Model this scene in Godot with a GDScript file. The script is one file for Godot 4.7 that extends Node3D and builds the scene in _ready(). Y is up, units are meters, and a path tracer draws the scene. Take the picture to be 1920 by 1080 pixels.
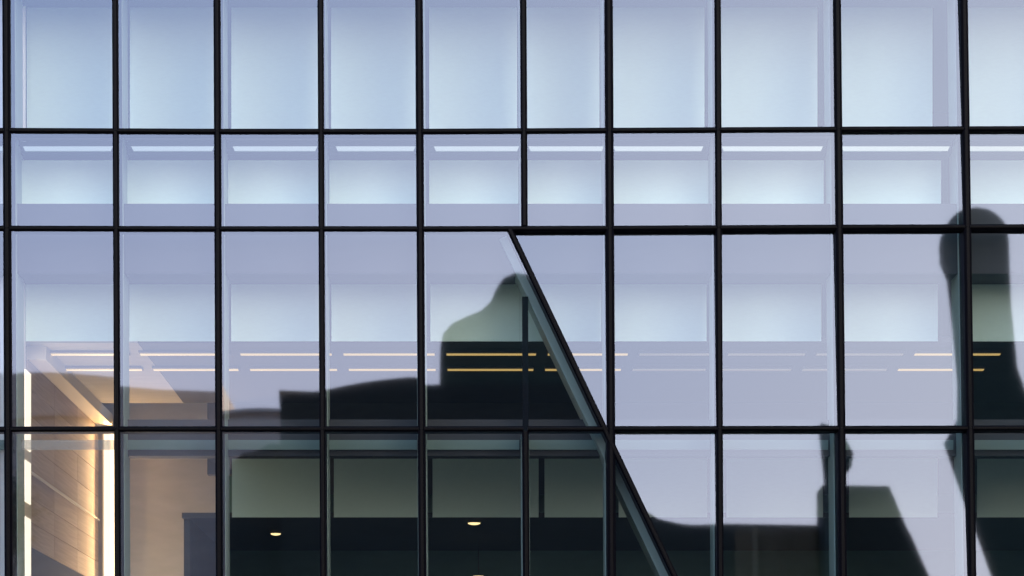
extends Node3D
# A glass curtain wall seen square on from the street at dusk: dark frames, coated panes that mirror the sky and the
# buildings across the street, blinds, ceilings and lamps of the rooms behind.
# x runs along the facade, the glass stands in the plane z = 0, rooms lie at z < 0, the street at z > 0.

const SCALE := 132.66            # survey units of the facade drawing per metre
const OX := 890.0                # drawing origin: foot of the view axis
const OY := 1470.0               # drawing row of eye level (1.6 m above the street)
const EYE := 1.6
const FAR := 32.0                # metres from the street viewpoint to the glass
const DEEP := 3.0                # how far the lowest row of blinds hangs behind the glass
const ROOM := 6.4                # depth of the rooms
const ORD := ["leftmost", "second", "third", "fourth", "fifth", "sixth", "seventh", "eighth", "ninth", "tenth", "eleventh", "twelfth", "thirteenth"]

var rng := RandomNumberGenerator.new()
var taken := {}
var M := {}
var facade: Node3D

# mullion axes: drawing x at the top (row 0) and at the bottom (row 1080) of the surveyed part, and face width in metres
var MU := [
	[-374.0, -368.0, .105], [-186.0, -181.0, .1], [12.0, 16.5, .125], [216.0, 221.0, .096], [407.0, 411.5, .112], [601.0, 606.0, .096], [785.6, 792.0, .122], [981.0, 987.0, .104],
	[1141.0, 1147.0, .135], [1345.4, 1350.4, .102], [1569.2, 1580.5, .122], [1807.0, 1823.0, .12], [2046.0, 2066.0, .11], [2280.0, 2304.0, .11]]
# transoms: drawing y at the listed x
var TX := [-400.0, 12.0, 408.0, 787.0, 1142.0, 1570.0, 1900.0, 2320.0]
var TY := [
	[-236.0, -236.0, -235.0, -235.0, -236.0, -237.0, -238.0, -239.0],
	[-44.0, -43.0, -42.0, -42.0, -43.5, -45.0, -46.0, -48.0],
	[244.5, 245.3, 247.0, 247.0, 245.2, 243.0, 242.0, 241.0],
	[428.3, 428.5, 429.5, 429.6, 428.6, 426.6, 426.0, 425.0],
	[805.2, 805.0, 804.6, 804.6, 804.2, 803.6, 803.0, 802.0],
	[1190.0, 1190.0, 1190.0, 1190.0, 1190.0, 1190.0, 1190.0, 1190.0],
	[1660.0, 1660.0, 1660.0, 1660.0, 1660.0, 1660.0, 1660.0, 1660.0]]

func wx(px: float, d := 0.0) -> float: return (px - OX) / SCALE * (FAR + d) / FAR
func wy(py: float, d := 0.0) -> float: return EYE + (OY - py) / SCALE * (FAR + d) / FAR
func mull_px(i: int, py: float) -> float: return lerpf(MU[i][0], MU[i][1], py / 1080.0)
func trans_py(t: int, px: float) -> float:
	for k in TX.size() - 1:
		if px <= TX[k + 1] or k == TX.size() - 2:
			return lerpf(TY[t][k], TY[t][k + 1], (px - TX[k]) / (TX[k + 1] - TX[k]))
	return 0.0
func node_at(i: int, t: int) -> Vector2:
	var y := trans_py(t, mull_px(i, TY[t][3]))
	return Vector2(mull_px(i, y), y)
func diag_px(py: float) -> float: return 955.0 + (py - 429.0) * .4757
func face(p: Vector2, z := 0.0) -> Vector3: return Vector3(wx(p.x), wy(p.y), z)

# ---------- naming ----------
func numbered(called: String) -> String:
	var n: int = taken.get(called, 0)
	taken[called] = n + 1
	return called if n == 0 else "%s_%03d" % [called, n]
func tag(o: Node3D, label: String, category: String, group := "") -> Node3D:
	o.set_meta("label", label); o.set_meta("category", category)
	if group: o.set_meta("group", group)
	return o
func thing(called: String, label: String, category: String, at := Vector3.ZERO, group := "") -> Node3D:
	var o := Node3D.new()
	o.name = numbered(called); add_child(o); o.position = at
	tag(o, label, category, group)
	return o
func put(called: String, mesh: Mesh, m: Material, parent: Node3D = null, at := Vector3.ZERO) -> MeshInstance3D:
	var o := MeshInstance3D.new()
	o.mesh = mesh; o.material_override = m; o.position = at
	if parent == null:
		o.name = numbered(called); add_child(o)
	else:
		o.name = called; parent.add_child(o, true)
	return o
func struct(called: String, mesh: Mesh, m: Material, at := Vector3.ZERO) -> MeshInstance3D:
	var o := put(called, mesh, m, null, at)
	o.set_meta("kind", "structure")
	return o

# ---------- shapes ----------
func quad(st: SurfaceTool, a: Vector3, b: Vector3, c: Vector3, d: Vector3) -> void:
	for p in [a, d, c, a, c, b]: st.add_vertex(p)
func hexa(st: SurfaceTool, f: Array, b: Array) -> void:   # f: bl br tr tl of the front face (seen from +z), b: the same behind
	quad(st, f[0], f[1], f[2], f[3]); quad(st, b[1], b[0], b[3], b[2])
	quad(st, f[3], f[2], b[2], b[3]); quad(st, b[0], b[1], f[1], f[0])
	quad(st, b[0], f[0], f[3], b[3]); quad(st, f[1], b[1], b[2], f[2])
func start() -> SurfaceTool:
	var st := SurfaceTool.new()
	st.begin(Mesh.PRIMITIVE_TRIANGLES)
	st.set_smooth_group(-1)
	return st
func done(st: SurfaceTool) -> ArrayMesh:
	st.generate_normals()
	return st.commit()
func slab(st: SurfaceTool, lo: Vector3, hi: Vector3) -> void:
	hexa(st, [Vector3(lo.x, lo.y, hi.z), Vector3(hi.x, lo.y, hi.z), Vector3(hi.x, hi.y, hi.z), Vector3(lo.x, hi.y, hi.z)],
		[Vector3(lo.x, lo.y, lo.z), Vector3(hi.x, lo.y, lo.z), Vector3(hi.x, hi.y, lo.z), Vector3(lo.x, hi.y, lo.z)])
func block(lo: Vector3, hi: Vector3) -> ArrayMesh:
	var st := start()
	slab(st, lo, hi)
	return done(st)
# a bar that runs from p to q (points in the facade plane); its profile is a list of [offset across, z], closed
func bar(p: Vector3, q: Vector3, profile: Array) -> ArrayMesh:
	var along := (q - p).normalized()
	var across := Vector3(0, 0, 1).cross(along).normalized() * -1.0
	var st := start()
	var n := profile.size()
	for k in n:
		var a: Vector2 = profile[k]; var b: Vector2 = profile[(k + 1) % n]
		quad(st, p + across * a.x + Vector3(0, 0, a.y), p + across * b.x + Vector3(0, 0, b.y), q + across * b.x + Vector3(0, 0, b.y), q + across * a.x + Vector3(0, 0, a.y))
	for k in range(1, n - 1):
		for e in [p, q]:
			for v in [profile[0], profile[k], profile[k + 1]]: st.add_vertex(e + across * v.x + Vector3(0, 0, v.y))
	return done(st)
func box_profile(w: float, z0: float, z1: float, c := .004) -> Array:
	var h := w / 2
	return [Vector2(-h, z0), Vector2(-h, z1 - c), Vector2(-h + c, z1), Vector2(h - c, z1), Vector2(h, z1 - c), Vector2(h, z0)]
# outer cap: a narrow raised lip along the middle of the frame
func cap_profile(w: float) -> Array:
	var h := w / 2
	return [Vector2(-h, .034), Vector2(-h, .048), Vector2(-h + .005, .054), Vector2(-.006, .054), Vector2(-.004, .049), Vector2(.004, .049), Vector2(.006, .054), Vector2(h - .005, .054), Vector2(h, .048), Vector2(h, .034)]
func outline(points: Array, z0: float, z1: float) -> ArrayMesh:   # an upright prism on a polygon in x, y
	var poly := PackedVector2Array(points)
	if Geometry2D.is_polygon_clockwise(poly): poly.reverse()
	var st := start()
	var tri := Geometry2D.triangulate_polygon(poly)
	for z in [z0, z1]:
		for k in range(0, tri.size(), 3):
			for j in ([0, 1, 2] if z == z0 else [0, 2, 1]):
				var v := poly[tri[k + j]]
				st.add_vertex(Vector3(v.x, v.y, z))
	for k in poly.size():
		var a := poly[k]; var b := poly[(k + 1) % poly.size()]
		quad(st, Vector3(a.x, a.y, z1), Vector3(a.x, a.y, z0), Vector3(b.x, b.y, z0), Vector3(b.x, b.y, z1))
	return done(st)
func tube(st: SurfaceTool, a: Vector3, b: Vector3, ra: float, rb: float, n := 8) -> void:
	var t := (b - a).normalized()
	var u := t.cross(Vector3(.3, .1, .9)).normalized(); var v := t.cross(u)
	for k in n:
		var c0 := u * cos(TAU * k / n) + v * sin(TAU * k / n); var c1 := u * cos(TAU * (k + 1) / n) + v * sin(TAU * (k + 1) / n)
		quad(st, a + c0 * ra, a + c1 * ra, b + c1 * rb, b + c0 * rb)
		for p in [b, b + c0 * rb, b + c1 * rb, a, a + c1 * ra, a + c0 * ra]: st.add_vertex(p)

# ---------- materials ----------
func mat(called: String, lin: Color, rough := .8, metal := 0.0) -> StandardMaterial3D:
	var m := StandardMaterial3D.new()
	m.resource_name = called
	m.albedo_color = lin.linear_to_srgb(); m.roughness = rough; m.metallic = metal
	M[called] = m
	return m
# lays a tiling two-tone noise over a material: low and high are linear factors of its colour
func grain(m: StandardMaterial3D, seed_: int, size: Vector3, low: float, high: float, octaves := 4, stretch := 1.0) -> void:
	var noise := FastNoiseLite.new()
	noise.seed = seed_; noise.noise_type = FastNoiseLite.TYPE_SIMPLEX_SMOOTH; noise.fractal_octaves = octaves
	var im := Image.create(256, 256, false, Image.FORMAT_RGB8)
	for y in 256:
		for x in 256:
			var a := TAU * x / 256.0; var b := TAU * y / 256.0
			var v := noise.get_noise_3d(cos(a) * 60.0 + 200.0 * sin(b) * stretch, sin(a) * 60.0, cos(b) * 200.0 * stretch) * .5 + .5
			v = lerpf(low, high, clampf((v - .25) / .5, 0, 1))
			im.set_pixel(x, y, Color(v, v, v).linear_to_srgb())
	im.generate_mipmaps()
	m.albedo_texture = ImageTexture.create_from_image(im)
	m.uv1_triplanar = true; m.uv1_world_triplanar = true
	m.uv1_scale = Vector3(1 / size.x, 1 / size.y, 1 / size.z)

func materials() -> void:
	# coated pane: mirrors part of the light, lets the rest through
	var g := mat("coated_glass", Color(.72, .82, 1.0), .021, 1.0)
	var white := Image.create(4, 4, false, Image.FORMAT_RGB8)
	white.fill(Color.WHITE)
	g.albedo_texture = ImageTexture.create_from_image(white)
	g.uv1_triplanar = true
	g.transparency = BaseMaterial3D.TRANSPARENCY_ALPHA
	g.albedo_color.a = .20
	mat("black_aluminium", Color(.0024, .0022, .0042), .55).metallic_specular = .13
	mat("cap_aluminium", Color(.0075, .0062, .0060), .4).metallic_specular = .22
	mat("pale_liner", Color(.27, .36, .30), .55)
	mat("white_head", Color(.86, .88, .84), .5)
	grain(mat("pale_blind", Color(.66, .84, .67), .95), 3, Vector3(.5, .5, .5), .97, 1.0, 5)
	mat("sage_strip", Color(.17, .25, .20), .55)
	var fs := mat("frosted_strip", Color(.5, .5, .42), .5)
	fs.transparency = BaseMaterial3D.TRANSPARENCY_ALPHA
	fs.albedo_color.a = .4
	mat("hem", Color(.5, .56, .5), .6)
	grain(mat("fascia", Color(.035, .037, .037), .7), 7, Vector3(2, 2, 2), .85, 1.0)
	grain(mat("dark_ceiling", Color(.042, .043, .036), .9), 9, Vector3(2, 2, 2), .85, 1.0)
	grain(mat("dark_wall", Color(.042, .044, .038), .9), 11, Vector3(3, 3, 3), .8, 1.0)
	grain(mat("sage_wall", Color(.15, .26, .20), .9), 13, Vector3(3, 3, 3), .9, 1.0)
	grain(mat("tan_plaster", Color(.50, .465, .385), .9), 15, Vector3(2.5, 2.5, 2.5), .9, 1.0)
	mat("satin_metal", Color(.25, .285, .24), .2, 1.0)
	mat("cream_paint", Color(.72, .64, .5), .6)
	mat("white_paint", Color(.82, .79, .72), .6)
	grain(mat("carpet", Color(.05, .05, .05), 1.0), 17, Vector3(1, 1, 1), .7, 1.0)
	for k in 3:
		grain(mat("wood%d" % k, [Color(.47, .33, .21), Color(.41, .28, .175), Color(.52, .37, .24)][k], .6), 20 + k, Vector3(.16, .16, 5.0), .72, 1.0, 5, .5)
	grain(mat("asphalt", Color(.05, .05, .052), .9), 31, Vector3(3, 3, 3), .7, 1.0)
	grain(mat("paving", Color(.11, .11, .105), .9), 32, Vector3(2, 2, 2), .8, 1.0)
	grain(mat("charcoal_cladding", Color(.022, .027, .019), .8), 33, Vector3(6, 6, 6), .7, 1.0)
	grain(mat("brown_brick", Color(.15, .105, .055), .9), 34, Vector3(4, 4, 4), .75, 1.0)
	grain(mat("tan_stone", Color(.64, .48, .37), .9), 35, Vector3(6, 6, 6), .8, 1.0)
	grain(mat("concrete", Color(.036, .056, .038), .9), 36, Vector3(5, 5, 5), .8, 1.0)
	grain(mat("tan_brick", Color(.24, .18, .10), .9), 37, Vector3(4, 4, 4), .75, 1.0)
	mat("bark", Color(.05, .04, .03), .95)
	mat("dark_leaf", Color(.035, .055, .035), .8)
	mat("dark_window", Color(.01, .012, .014), .1)
	mat("fitting", Color(.05, .05, .05), .6)
	for a in [["tube_light", Color(1.0, .84, .48), .15], ["spot_light", Color(1.0, .88, .62), .45], ["edge_glow", Color(1.0, .945, .85), .30], ["dimmed_light", Color(1.0, .9, .7), .03], ["glow_column", Color(1.0, .92, .78), .4]]:
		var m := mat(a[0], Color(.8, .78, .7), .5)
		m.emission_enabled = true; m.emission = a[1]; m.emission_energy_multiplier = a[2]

# ---------- camera and light ----------
func view_and_light() -> void:
	var cam := Camera3D.new()
	cam.name = "camera"
	cam.projection = Camera3D.PROJECTION_FRUSTUM
	cam.near = 1.0; cam.far = 2000.0
	cam.size = 1080.0 / (SCALE * FAR)
	cam.frustum_offset = Vector2((960.0 - OX) / (SCALE * FAR), (OY - 540.0) / (SCALE * FAR))
	cam.position = Vector3(0, EYE, FAR)
	add_child(cam); cam.current = true
	var env := Environment.new()
	env.background_mode = Environment.BG_SKY
	env.tonemap_mode = Environment.TONE_MAPPER_LINEAR
	env.tonemap_exposure = 3.9
	env.sdfgi_enabled = true; env.ssao_enabled = true; env.ssil_enabled = true
	var sky := ProceduralSkyMaterial.new()
	sky.sky_top_color = Color(.115, .275, .555).linear_to_srgb()
	sky.sky_horizon_color = Color(.90, .74, .70).linear_to_srgb()
	sky.sky_curve = .15
	sky.ground_bottom_color = Color(.2, .2, .22).linear_to_srgb()
	sky.ground_horizon_color = Color(.4, .38, .42).linear_to_srgb()
	sky.sun_angle_max = 100.0
	sky.sun_curve = .64
	var s := Sky.new()
	s.sky_material = sky
	env.sky = s
	var we := WorldEnvironment.new()
	we.name = "environment"; we.environment = env
	add_child(we)
	var sun := DirectionalLight3D.new()
	sun.name = "sun"
	sun.light_energy = 1.2; sun.light_color = Color(1.0, .945, .885); sun.light_angular_distance = .5
	sun.shadow_enabled = true
	add_child(sun)
	var az := deg_to_rad(55.0); var el := deg_to_rad(10.0)
	sun.look_at_from_position(Vector3(sin(az) * cos(el), sin(el), cos(az) * cos(el)) * 100.0, Vector3.ZERO)

# ---------- the facade ----------
# a pane: four corners (bl br tr tl) in the drawing, how far its plane leans (pitch: face turned up, yaw: face turned to +x) and its bulge in metres
func pane(c: Array, pitch: float, yaw: float, bulge: float, label := "") -> void:
	var p: Array = []
	for v in c: p.append(face(v))
	var nx := 8; var ny := 10
	var mid: Vector3 = (p[0] + p[1]) / 2
	var arr := []
	arr.resize(Mesh.ARRAY_MAX)
	var vs := PackedVector3Array(); var ns := PackedVector3Array(); var ix := PackedInt32Array()
	var skew := rng.randf_range(-.35, .35)
	for j in ny + 1:
		for i in nx + 1:
			var u := float(i) / nx; var v := float(j) / ny
			var q: Vector3 = p[0].lerp(p[1], u).lerp(p[3].lerp(p[2], u), v)
			q.z = -(q.y - mid.y) * pitch - (q.x - mid.x) * yaw + bulge * (sin(PI * u) * sin(PI * v) + skew * sin(TAU * u) * sin(PI * v))
			vs.append(q)
	for j in ny + 1:
		for i in nx + 1:
			var e := vs[j * (nx + 1) + mini(i + 1, nx)] - vs[j * (nx + 1) + maxi(i - 1, 0)]
			var f := vs[mini(j + 1, ny) * (nx + 1) + i] - vs[maxi(j - 1, 0) * (nx + 1) + i]
			var n := e.cross(f)
			ns.append(n.normalized() if n.length() > 1e-9 else Vector3(0, 0, 1))
	for j in ny:
		for i in nx:
			var a := j * (nx + 1) + i
			ix.append_array([a, a + nx + 1, a + nx + 2, a, a + nx + 2, a + 1])
	arr[Mesh.ARRAY_VERTEX] = vs; arr[Mesh.ARRAY_NORMAL] = ns; arr[Mesh.ARRAY_INDEX] = ix
	var m := ArrayMesh.new()
	m.add_surface_from_arrays(Mesh.PRIMITIVE_TRIANGLES, arr)
	var o := put("pane", m, M.coated_glass, facade)
	if label: o.set_meta("label", label)

func mullion(a: Vector2, b: Vector2, w: float, called := "mullion", deep := -.80) -> void:
	var p := face(a); var q := face(b)
	var o := put(called, bar(p, q, box_profile(w * .89, -.30, .036, .014)), M.black_aluminium, facade)
	var cuts := [a.y]
	for t in TY.size():
		if TY[t][4] > a.y + 30 and TY[t][4] < b.y - 30: cuts.append(trans_py(t, lerpf(a.x, b.x, .5)))
	cuts.append(b.y)
	for k in cuts.size() - 1:   # lengths of cap with an open joint at every transom
		var s0: float = (cuts[k] - a.y) / (b.y - a.y); var s1: float = (cuts[k + 1] - a.y) / (b.y - a.y)
		var gap := (q - p).normalized() * .004
		put("cap", bar(p.lerp(q, s0) + gap, p.lerp(q, s1) - gap, cap_profile(.040)), M.cap_aluminium, o)
	var lp := box_profile(w + .012, deep, -.301)
	if called != "mullion":
		for k in 3: lp[k + 3].x += .10
	put("liner", bar(p, q, lp), M.pale_liner, o)

func transom(a: Vector2, b: Vector2) -> void:
	var p := face(a); var q := face(b)
	var o := put("transom", bar(p, q, box_profile(.074, -.20, .030, .010)), M.black_aluminium, facade)
	put("cap", bar(p, q, cap_profile(.030)), M.cap_aluminium, o)

const LEAN := .035
func build_facade() -> void:
	facade = thing("glass_facade", "black framed glass curtain wall mirroring the sky and the street", "glass facade")
	# mullions; the one right of the middle is broken off where the slanting frame begins
	for i in MU.size():
		var top := -236.0
		if i == 7:
			mullion(Vector2(mull_px(i, top), top), node_at(7, 3) - Vector2(0, 5), MU[i][2])
			mullion(node_at(7, 4) + Vector2(0, 5), Vector2(mull_px(i, 1190), 1190), MU[i][2])
		else:
			mullion(Vector2(mull_px(i, top), top), Vector2(mull_px(i, 1660), 1660), MU[i][2])
	mullion(Vector2(diag_px(430), 430), Vector2(diag_px(1190), 1190), .092, "slanting_mullion", -.9)
	# the post that stands behind the glass under the slanting frame
	var pp := face(Vector2(985.5, 548), -.34); var pq := face(Vector2(986.5, 800), -.34)
	put("inner_post", bar(pp, pq, box_profile(.085, -.06, .06)), M.black_aluminium, facade)
	for t in TY.size():
		for i in MU.size() - 1:
			if i == 7 and t == 3: continue
			var a := node_at(i, t); var b := node_at(i + 1, t)
			if i == 6 and t == 3: b = node_at(8, t)
			transom(a + Vector2(MU[i][2] * SCALE / 2 - 3, 0), b - Vector2(MU[i + 1][2] * SCALE / 2 - 3, 0))
	# panes
	for t in TY.size() - 1:
		for i in MU.size() - 1:
			var tl := node_at(i, t); var tr := node_at(i + 1, t); var bl := node_at(i, t + 1); var br := node_at(i + 1, t + 1)
			var lean := 0.0
			if (t >= 3 and i >= 8) or (t == 2 and i >= 10) or (t <= 1 and i >= 10): lean = LEAN
			var pitch := lean + rng.randf_range(-.0025, .0025)
			var yaw := rng.randf_range(-.0025, .0025)
			var bulge := rng.randf_range(-.0011, .0013)
			if t >= 2 and i >= 9: yaw = 0.0; pitch = lean; bulge = rng.randf_range(-.0002, .0003)
			if t == 3 and i == 6:
				pane([bl, Vector2(diag_px(805), 805), Vector2(diag_px(430), 430), tl], .0, .0, .0004, "glass pane with a slanting right edge")
			elif t == 3 and i == 7:
				pane([Vector2(diag_px(805), 805), br, tr, Vector2(diag_px(430), 430)], LEAN, 0.0, bulge, "glass pane with a slanting left edge")
			elif t == 4 and i == 8:
				pane([bl, Vector2(diag_px(1190), 1190), Vector2(diag_px(834), 834), tl + Vector2(0, 24)], 0.0, 0.0, bulge, "narrow three-cornered glass pane")
				pane([Vector2(diag_px(1190), 1190), br, tr, Vector2(diag_px(806), 806)], LEAN, 0.0, bulge, "glass pane with a slanting left edge")
			else:
				pane([bl, br, tr, tl], pitch, yaw, bulge)
	# sloping white head behind the short second row, one length per bay
	for i in range(1, MU.size() - 1):
		var x0: float = wx(mull_px(i, 260)) + .075; var x1: float = wx(mull_px(i + 1, 260)) - .075
		var y0 := wy(274.4, .15); var y1 := wy(283.2, .15)
		var xa := x0 + (.12 if i < 7 else -.01); var xb := x1 - (.12 if i > 7 else -.01)
		var st := start()
		hexa(st, [Vector3(xa + .03, y1, -.15), Vector3(xb - .03, y1, -.15), Vector3(xb, y0, -.15), Vector3(xa, y0, -.15)], [Vector3(xa + .03, y1, -.18), Vector3(xb - .03, y1, -.18), Vector3(xb, y0, -.18), Vector3(xa, y0, -.18)])
		put("head_trim", done(st), M.satin_metal, facade)
		# upright pale strip behind the head of the lowest row
		if true:
			put("head_strip", block(Vector3(x0 - .02, wy(843, .57), -.60), Vector3(x1 + .02, wy(825, .57), -.57)), M.frosted_strip if i == 2 else M.sage_strip, facade)

# ---------- rooms ----------
func rooms() -> void:
	var x0 := wx(-380); var x1 := wx(2300)
	var wall_x := wx(50, 1.1) - .04            # the panelled side wall
	var void_x := wx(340, DEEP)                 # where the lower ceiling begins
	var c3 := wy(640, 1.05); var c4 := wy(970, DEEP)
	# floor slabs and their dark edges
	struct("slab_edge", block(Vector3(x0, wy(513, .35), -.39), Vector3(x1, wy(382, .35), -.35)), M.fascia)
	struct("floor", block(Vector3(x0, wy(513, .35), -ROOM), Vector3(x1, wy(513, .35) + .3, -.392)), M.fascia)
	struct("floor", block(Vector3(x0, wy(283.6, .502), -ROOM), Vector3(x1, wy(283.6, .502) + .16, -.622)), M.fascia)
	struct("ceiling", block(Vector3(x0, wy(254, .2), -.499), Vector3(x1, wy(254, .2) + .05, -.201)), M.fascia)
	struct("beam", block(Vector3(x0, wy(273.4, .5), -.62), Vector3(x1, wy(254, .2) - .001, -.5)), M.fascia)
	struct("ceiling", block(Vector3(x0, wy(10, 1.1), -ROOM), Vector3(x1, wy(10, 1.1) + .3, -.3)), M.fascia)
	struct("floor", block(Vector3(wx(411, DEEP), wy(850, DEEP) + .002, -8.0), Vector3(x1, wy(850, DEEP) + .14, -.902)), M.carpet)
	struct("beam", block(Vector3(wx(222), wy(860, .9), -.9), Vector3(x1, wy(850, DEEP) + .14, -.62)), M.fascia)
	struct("floor", block(Vector3(x0, 2.3, -9.0), Vector3(x1, 2.6, -.3)), M.carpet)
	struct("bounce_sill", block(Vector3(x0, wy(382, .35) - .03, -.85), Vector3(x1, wy(382, .35) - .001, -.392)), M.white_head)  # unseen white sill added to bounce sky light onto the second-row blinds
	# ceilings with lamps
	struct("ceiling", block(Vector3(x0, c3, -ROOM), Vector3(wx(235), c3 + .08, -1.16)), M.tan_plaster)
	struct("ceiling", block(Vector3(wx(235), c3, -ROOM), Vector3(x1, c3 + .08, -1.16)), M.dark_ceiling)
	struct("ceiling", block(Vector3(void_x, c4, -8.0), Vector3(x1, c4 + .08, -DEEP - .06)), M.dark_ceiling)
	# walls
	struct("wall_back", block(Vector3(void_x, wy(850, DEEP) + .141, -ROOM - .2), Vector3(x1, wy(513, .57), -ROOM)), M.dark_wall)
	struct("wall_back", block(Vector3(void_x, 2.6, -8.2), Vector3(x1, wy(513, .57), -8.001)), M.sage_wall)
	struct("wall_back", block(Vector3(x0, wy(513, .57), -ROOM - .2), Vector3(x1, wy(-236), -ROOM)), M.dark_wall)
	struct("wall_back", block(Vector3(x0, 2.6, -7.9), Vector3(void_x - .001, wy(513, .57), -7.7)), M.tan_plaster)
	struct("partition", block(Vector3(void_x, 2.6, -7.999), Vector3(void_x + .1, c4 - .001, -DEEP - .3)), M.dark_wall)
	struct("wall_end", block(Vector3(x0 - .2, 0, -8.2), Vector3(x0, wy(-236), -.3)), M.dark_wall)
	struct("wall_end", block(Vector3(x1, 0, -8.2), Vector3(x1 + .2, wy(-236), -.3)), M.dark_wall)
	struct("roof", block(Vector3(x0 - .2, wy(-236), -9.0), Vector3(x1 + .2, wy(-236) + .3, -.05)), M.fascia)
	# side wall: dark core, wooden boards laid lengthwise, a pale ledge, a cream cornice and a white pilaster in front
	var yb := wy(1022, 1.42); var yl := wy(885, 1.42); var yc := c3 - .2
	var side := struct("wall_side", block(Vector3(wall_x - .25, 2.6, -7.7), Vector3(wall_x - .03, wy(513, .57), -1.09)), M.dark_wall)
	var rows := [[yb, yb + .36], [yb + .36, yl - .36], [yl - .36, yl], [yl + .03, yl + .42], [yl + .42, yl + .86], [yl + .86, yl + 1.26], [yl + 1.26, yc]]
	for r in rows.size():
		for k in 3:
			var z0 := -1.43 - 2.08 * k; var z1 := z0 - 2.075
			var lo: float = rows[r][0] + .004; var hi: float = rows[r][1] - .004
			put("board", block(Vector3(wall_x - .03, lo, z1), Vector3(wall_x - rng.randf_range(.0, .004), hi, z0)), M["wood%d" % ((r * 2 + k) % 3)], side)
	put("ledge", block(Vector3(wall_x - .03, yl, -7.66), Vector3(wall_x + .03, yl + .028, -1.43)), M.cream_paint, side)
	put("cornice", block(Vector3(wall_x - .03, yc + .004, -7.66), Vector3(wall_x + .26, c3 - .002, -1.43)), M.cream_paint, side)
	put("pilaster", block(Vector3(wall_x - .25, 2.6, -1.09), Vector3(wall_x + .03, wy(-30), -.62)), M.white_paint, side)
	# lit column in the far corner
	var lamp := thing("glow_column", "tall warm glowing light column in the corner of the wood panelled room", "wall light", Vector3(wall_x + .22, 2.6, -7.5))
	put("back_plate", block(Vector3(-.14, 0, -.19), Vector3(.24, c3 - 2.61 - .2, -.1)), M.cream_paint, lamp)
	put("diffuser", block(Vector3(-.10, .05, -.1), Vector3(.08, c3 - 2.61 - .3, 0)), M.glow_column, lamp)
	var al := AreaLight3D.new()
	al.name = "glow"; al.area_size = Vector2(.18, c3 - 2.9); al.light_energy = 4.0; al.light_color = Color(1.0, .80, .55); al.shadow_enabled = true
	lamp.add_child(al); al.position = Vector3(-.01, (c3 - 2.6) / 2, .02); al.rotation.y = PI + .6
	# glow added along the bright edge at the end of the side wall
	var fc := thing("glow_column", "glowing strip added along the bright front edge of the wood panelled wall", "wall light", Vector3(wall_x + .03, 2.6, -.92))
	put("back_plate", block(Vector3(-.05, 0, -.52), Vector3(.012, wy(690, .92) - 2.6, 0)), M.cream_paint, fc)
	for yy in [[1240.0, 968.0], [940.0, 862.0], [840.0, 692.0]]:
		put("diffuser", block(Vector3(.012, wy(yy[0], .92) - 2.6, -.40), Vector3(.030, wy(yy[1], .92) - 2.6, -.01)), M.edge_glow, fc)
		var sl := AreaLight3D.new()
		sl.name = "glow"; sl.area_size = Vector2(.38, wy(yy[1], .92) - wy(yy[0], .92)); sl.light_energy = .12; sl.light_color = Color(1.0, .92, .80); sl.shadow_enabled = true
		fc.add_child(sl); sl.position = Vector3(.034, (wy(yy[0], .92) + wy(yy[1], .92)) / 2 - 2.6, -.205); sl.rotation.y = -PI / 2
	put("edge_trim", block(Vector3(wall_x + .03, wy(243), -.85), Vector3(wall_x + .075, wy(12, .83), -.81)), M.white_paint, side)  # added strip, its white paint stands for a brightly lit edge
	# unseen uplighter added to brighten the tall room and its back wall
	var fl := thing("fill_uplighter", "unseen warm uplighter added to brighten the tall panelled room", "fill light", Vector3(wx(300, 6.0), 2.6, -5.6))
	var st := start()
	tube(st, Vector3.ZERO, Vector3(0, .03, 0), .16, .14, 20)
	tube(st, Vector3(0, .03, 0), Vector3(0, .9, 0), .015, .015, 8)
	put("stand", done(st), M.fitting, fl)
	st = start()
	tube(st, Vector3(0, .9, 0), Vector3(0, 1.05, 0), .06, .16, 20)
	put("bowl", done(st), M.cream_paint, fl)
	st = start()
	tube(st, Vector3(0, 1.051, 0), Vector3(0, 1.07, 0), .14, .12, 20)
	put("diffuser", done(st), M.glow_column, fl)
	var ol := OmniLight3D.new()
	ol.name = "glow"; ol.light_energy = .75; ol.light_color = Color(1.0, .945, .87); ol.omni_range = 15; ol.light_size = .12; ol.shadow_enabled = true
	fl.add_child(ol); ol.position = Vector3(0, 1.25, 0)

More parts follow.
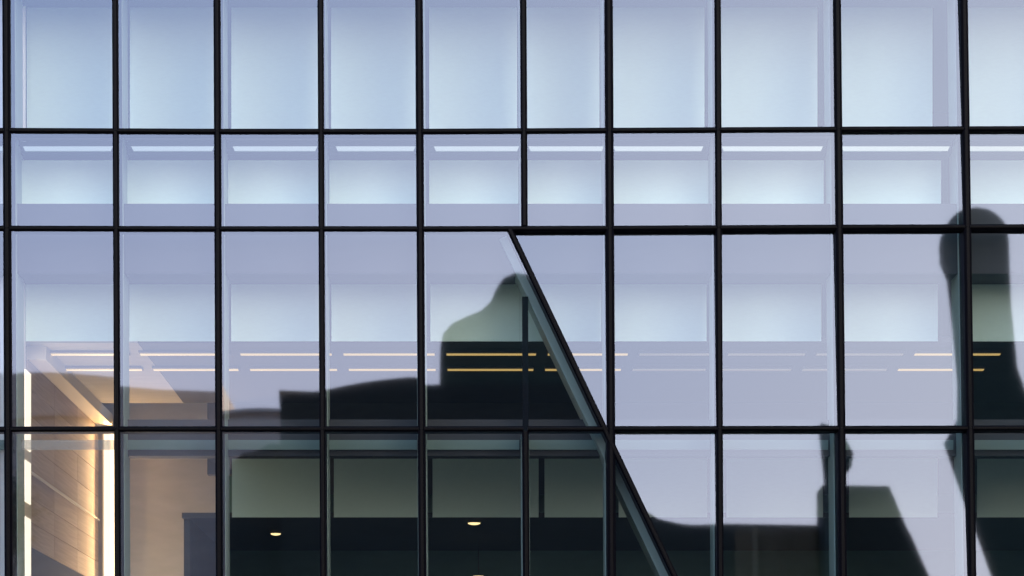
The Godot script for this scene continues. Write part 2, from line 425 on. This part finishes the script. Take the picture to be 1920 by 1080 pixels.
func blinds() -> void:
	var rowname := ["top row of panes", "short second row of panes", "tall third row of panes", "lowest row of panes"]
	var spans := [[10.0, 262.0], [300.0, 400.0], [519.0, 640.0], [850.0, 970.0]]
	var gap_l := {2: .046, 3: .02, 6: .115}; var gap_r := {10: .215, 9: .105}
	for r in 4:
		for i in range(1, MU.size() - 2):
			var mid: float = (spans[r][0] + spans[r][1]) / 2
			var a: float = wx(mull_px(i, mid)) + gap_l.get(i, .068); var b: float = wx(mull_px(i + 1, mid)) - gap_r.get(i, .068)
			if r == 2 and i == 7: a = wx(mull_px(7, mid)) - .05
			if r == 2 and i == 6: b = wx(mull_px(7, mid)) - .052
			if r == 3:
				if i <= 3: continue
				var e: Array = {4: [435, 604], 5: [626, 790], 6: [811, 1010], 7: [1021, 1150], 8: [1160, 1326], 9: [1362, 1543], 10: [1592, 1758], 11: [1832, 2040]}[i]
				a = wx(e[0], DEEP); b = wx(e[1], DEEP)
			var dz: float = [1.2, .70, 1.05, DEEP][r]
			var y0 := wy(spans[r][1], dz); var y1 := wy(spans[r][0], dz)
			var where: String = ["at the left edge", "leftmost full bay", "second full bay", "third full bay", "fourth full bay", "fifth full bay", "sixth full bay", "seventh full bay", "eighth full bay", "ninth full bay", "at the right edge"][i - 1]
			var o := thing("roller_blind", "%s blind behind the %s, %s" % ["shaded" if r == 3 else "pale", rowname[r], where], "blind", Vector3((a + b) / 2, y0, -dz), "blinds behind the %s" % rowname[r])
			var h := (b - a) / 2
			var cloth: Material = M.pale_blind
			var st := start()
			tube(st, Vector3(-h, y1 - y0 - .03, -.035), Vector3(h, y1 - y0 - .03, -.035), .025, .025, 10)
			put("roller", done(st), M.hem, o)
			put("fabric", block(Vector3(-h, .012, -.004), Vector3(h, y1 - y0 - .004, 0)), cloth, o)
			put("hem_bar", block(Vector3(-h, 0, -.006), Vector3(h, .0118, .001)), cloth, o)

func lamps() -> void:
	var c3 := wy(640, 1.05) - .001
	var hc := (OY - 640.0) * (FAR + 1.05)
	var starts := [[-98, 82, 262, 450, 643, 836, 1026, 1198, 1364, 1530, 1714, 1896], [-66, 111, 287, 468, 653, 838, 1021, 1185, 1344, 1504, 1683, 1865]]
	for r in 2:
		var py: float = [660.0, 689.0][r]
		var d := hc / (OY - py) - FAR
		for k in 11:
			var a := wx(starts[r][k], d); var b: float = wx(starts[r][k + 1] - 20, d)
			var o := thing("ceiling_light", "long linear ceiling light, %s row behind the glass, %s from the left" % [["front", "rear"][r], ORD[k]], "ceiling light", Vector3((a + b) / 2, c3, -d), "linear lights on the upper office ceiling")
			var h := (b - a) / 2
			put("housing", block(Vector3(-h, -.03, -.13), Vector3(h, 0, .13)), M.fitting, o)
			put("diffuser", block(Vector3(-h + .01, -.045, -.045), Vector3(h - .01, -.0302, .045)), M.dimmed_light if k in [7, 8, 9] else M.tube_light, o)
			var al := AreaLight3D.new()
			al.name = "glow"; al.area_size = Vector2(2 * h - .02, .09); al.light_energy = .001 if k in [7, 8, 9] else .004; al.light_color = Color(1.0, .85, .55); al.shadow_enabled = true
			o.add_child(al); al.position = Vector3(0, -.05, 0); al.rotation.x = -PI / 2
	var c4 := wy(970, DEEP) - .001
	hc = (OY - 970.0) * (FAR + DEEP)
	for a in [[517.0, 997.0, .085, "small round downlight in the dark lower ceiling left of the middle"], [889.0, 977.0, .10, "bright round downlight just below the shaded blinds near the middle"]]:
		var d: float = hc / (OY - a[1]) - FAR
		downlight(Vector3(wx(a[0], d), c4, -d), a[2], a[3], 0.0)
	downlight(Vector3(wx(897, 6.0), wy(1077, 6.0), -6.0), .09, "small hanging lamp at the bottom edge near the middle", c4 - wy(1077, 6.0))

func downlight(at: Vector3, r: float, label: String, cord: float) -> void:
	var o := thing("downlight" if cord == 0.0 else "pendant_lamp", label, "downlight" if cord == 0.0 else "lamp", at)
	var st := start()
	var n := 24
	for k in n:   # dished trim ring
		var c0 := Vector3(cos(TAU * k / n), 0, sin(TAU * k / n)); var c1 := Vector3(cos(TAU * (k + 1) / n), 0, sin(TAU * (k + 1) / n))
		quad(st, c0 * r * 1.25, c1 * r * 1.25, c1 * r + Vector3(0, -.03, 0), c0 * r + Vector3(0, -.03, 0))
	put("trim_ring", done(st), M.fitting, o)
	st = start()
	for k in n:   # domed diffuser
		for j in 4:
			var t0 := j / 4.0; var t1 := (j + 1) / 4.0
			var p := func(t: float, kk: int) -> Vector3: return Vector3(cos(TAU * kk / n) * r * cos(t * PI / 2), -.03 - .03 * sin(t * PI / 2), sin(TAU * kk / n) * r * cos(t * PI / 2))
			quad(st, p.call(t0, k), p.call(t0, k + 1), p.call(t1, k + 1), p.call(t1, k))
	put("diffuser", done(st), M.spot_light, o)
	if cord > 0:
		st = start()
		tube(st, Vector3(0, 0, 0), Vector3(0, cord, 0), .006, .006, 6)
		put("cord", done(st), M.fitting, o)
	var l := SpotLight3D.new()
	l.name = "glow"; l.light_energy = .06; l.light_color = Color(1.0, .84, .5); l.spot_angle = 60; l.light_size = r; l.spot_range = 12; l.shadow_enabled = true
	o.add_child(l); l.position = Vector3(0, -.07, 0); l.rotation.x = -PI / 2

# ---------- the street and what the panes mirror ----------
const ACROSS := 60.0
# where a point seen in a pane at (px, py) stands across the street; lean: the pane is one of the leaning ones
func rx(px: float, z := ACROSS) -> float: return (px - OX) / SCALE * (FAR + z) / FAR
func ry(py: float, leaning := false, z := ACROSS) -> float: return EYE + (OY - py) / SCALE * (FAR + z) / FAR + (z * tan(2 * LEAN) if leaning else 0.0)

# an upright slab whose front, z metres across the street, is outlined as seen in the leaning panes
func traced(points: Array, z: float, deep: float) -> ArrayMesh:
	var out := []
	for p in points: out.append(Vector2(rx(p[0], z), maxf(.12, ry(p[1], true, z))))
	return outline(out, z, z + deep)

func street() -> void:
	struct("ground", block(Vector3(-400, -.3, -400), Vector3(400, -.004, 400)), M.asphalt)
	struct("pavement", block(Vector3(-120, -.003, -.4), Vector3(120, .12, 6.0)), M.paving)
	struct("pavement", block(Vector3(-120, -.003, ACROSS - 7), Vector3(160, .12, ACROSS + 60)), M.paving)
	var g := .12
	# dark office block with a lower wing
	var o := thing("dark_building", "dark flat roofed building across the street, mirrored in the lower middle panes", "building")
	var top := ry(748)
	put("wall", outline([Vector2(rx(537), g), Vector2(rx(1552), g), Vector2(rx(1552), ry(980, true)), Vector2(rx(1215), ry(975, true)), Vector2(rx(1100), ry(720)), Vector2(rx(780), ry(722)), Vector2(rx(600), ry(747)), Vector2(rx(537), top)], ACROSS, ACROSS + 18), M.charcoal_cladding, o)
	put("wing", outline([Vector2(rx(436), g), Vector2(rx(536.9), g), Vector2(rx(536.9), ry(818)), Vector2(rx(515), ry(815)), Vector2(rx(490), ry(828)), Vector2(rx(462), ry(832)), Vector2(rx(444), ry(850)), Vector2(rx(436), ry(880))], ACROSS + 1, ACROSS + 14), M.charcoal_cladding, o)
	var hump := []
	for p in [[822, 735], [822, 650], [828, 625], [845, 607], [872, 594], [902, 582], [922, 564], [932, 540], [946, 520], [968, 510], [992, 514], [1016, 535], [1044, 580], [1078, 650], [1106, 735]]: hump.append(Vector2(rx(p[0], 61), ry(p[1], false, 61)))
	put("rounded_roof", outline(hump, 61, 66), M.concrete, o)
	put("brick_front", block(Vector3(rx(1380), g, ACROSS - .35), Vector3(rx(1545), ry(990, true), ACROSS - .001)), M.brown_brick, o)
	for k in 3:
		put("pilaster", block(Vector3(rx(1411 + k * 55), g, ACROSS - .6), Vector3(rx(1421 + k * 55), ry(990, true), ACROSS - .351)), M.tan_brick if k == 0 else M.brown_brick, o)
	# tan building on the left
	o = thing("tan_building", "tan stone building across the street, mirrored in the lower left panes", "building")
	put("wall", block(Vector3(rx(-900), g, ACROSS + 8), Vector3(rx(540, 68), ry(792, false, 68), ACROSS + 26)), M.tan_stone, o)
	put("parapet", block(Vector3(rx(-900), ry(792, false, 68), ACROSS + 7.8), Vector3(rx(540, 68), ry(785, false, 68), ACROSS + 8.4)), M.tan_stone, o)
	var ridge := []
	for p in [[-900, 792], [408, 792], [408, 722], [330, 716], [260, 712], [150, 708], [-60, 702], [-900, 700]]: ridge.append(Vector2(rx(p[0], 69), ry(p[1], false, 69)))
	put("upper_storey", outline(ridge, 69, 80), M.tan_stone, o)
	# chimney, gabled house end, round headed tower, mirrored in the leaning panes on the right
	o = thing("chimney", "narrow dark chimney with a cowl, mirrored beside the right hand panes", "chimney")
	put("stack", traced([[1553, 1600], [1592, 1600], [1592, 830], [1577, 797], [1546, 785], [1558, 900]], 57.0, .7), M.concrete, o)
	put("cowl", traced([[1587, 880], [1597, 877], [1603, 868], [1607, 843], [1592, 812], [1580, 800]], 57.05, .6), M.concrete, o)
	o = thing("gabled_building", "dark building with a slanting end wall, mirrored low in the right hand panes", "building")
	put("wall", traced([[1548, 1600], [1930, 1500], [1746, 1080], [1674, 905], [1549, 903]], 58.6, 1.6), M.charcoal_cladding, o)
	put("edge_trim", traced([[1930, 1500], [1940, 1500], [1749, 1080], [1712, 993], [1744, 1080]], 58.8, 2.0), M.tan_stone, o)
	o = thing("round_headed_tower", "dark round headed tower mirrored at the right edge of the facade", "tower")
	var pts := [[2010, 1500], [2200, 1500], [2040, 1080], [2000, 810], [1940, 745], [1918, 680], [1908, 560]]
	for k in 11:
		var t := PI * k / 10
		pts.append([1844 + 62 * cos(t), 434 - 62 * sin(t)])
	pts += [[1783, 468], [1796, 500], [1806, 600], [1813, 700], [1812, 770], [1788, 815], [1834, 955], [1876, 1080]]
	put("shaft", traced(pts, 55.0, .9), M.concrete, o)
	# unseen high block added to keep the low sun off the facade
	o = thing("sun_blocker", "unseen high block added to shade the facade from the sun", "building")
	put("wall", block(Vector3(29.8, g, 16), Vector3(150, 28, 30)), M.charcoal_cladding, o)
	put("roof", block(Vector3(29.8, 28.001, 16), Vector3(150, 28.5, 29.9)), M.concrete, o)
	# trees
	tree(Vector3(rx(10, 57), g, 57), ry(770, false, 57), 1.5, .3, M.dark_leaf, "dark tree mirrored at the left edge above the lowest row", 3000)

func leaf_at(st: SurfaceTool, c: Vector3, s: float) -> void:
	var u := Vector3(rng.randfn(), rng.randfn(), rng.randfn()).normalized(); var v := u.cross(Vector3(rng.randfn(), rng.randfn(), rng.randfn())).normalized()
	quad(st, c - u * s, c - v * s * .6, c + u * s, c + v * s * .6)

func tree(at: Vector3, top: float, r: float, deep: float, leaf: Material, label: String, leaves: int) -> void:
	var o := thing("street_tree", label, "tree", at, "trees across the street")
	var h := top - at.y
	var st := start()
	tube(st, Vector3.ZERO, Vector3(0, h * .62, 0), .28, .14)
	for k in 7:
		var a := TAU * k / 7 + rng.randf(); var y := h * rng.randf_range(.4, .62)
		tube(st, Vector3(0, y, 0), Vector3(cos(a) * r * .7, y + h * rng.randf_range(.12, .26), sin(a) * r * .7), .1, .03, 5)
	put("trunk", done(st), M.bark, o)
	st = start()
	var lumps: Array = []
	for k in 18:
		var a := rng.randf() * TAU; var q := rng.randf_range(0, .62)
		lumps.append([Vector3(cos(a) * r * q, h - r * .45 - pow(rng.randf(), .6) * h * deep, sin(a) * r * q), r * rng.randf_range(.35, .5)])
	for k in leaves:
		var l: Array = lumps[rng.randi() % lumps.size()]
		leaf_at(st, l[0] + Vector3(rng.randfn(), rng.randfn(), rng.randfn()) * l[1] * .46, rng.randf_range(.05, .11))
	put("crown", done(st), leaf, o)

func _ready() -> void:
	rng.seed = 20
	view_and_light()
	materials()
	street()
	build_facade()
	rooms()
	blinds()
	lamps()
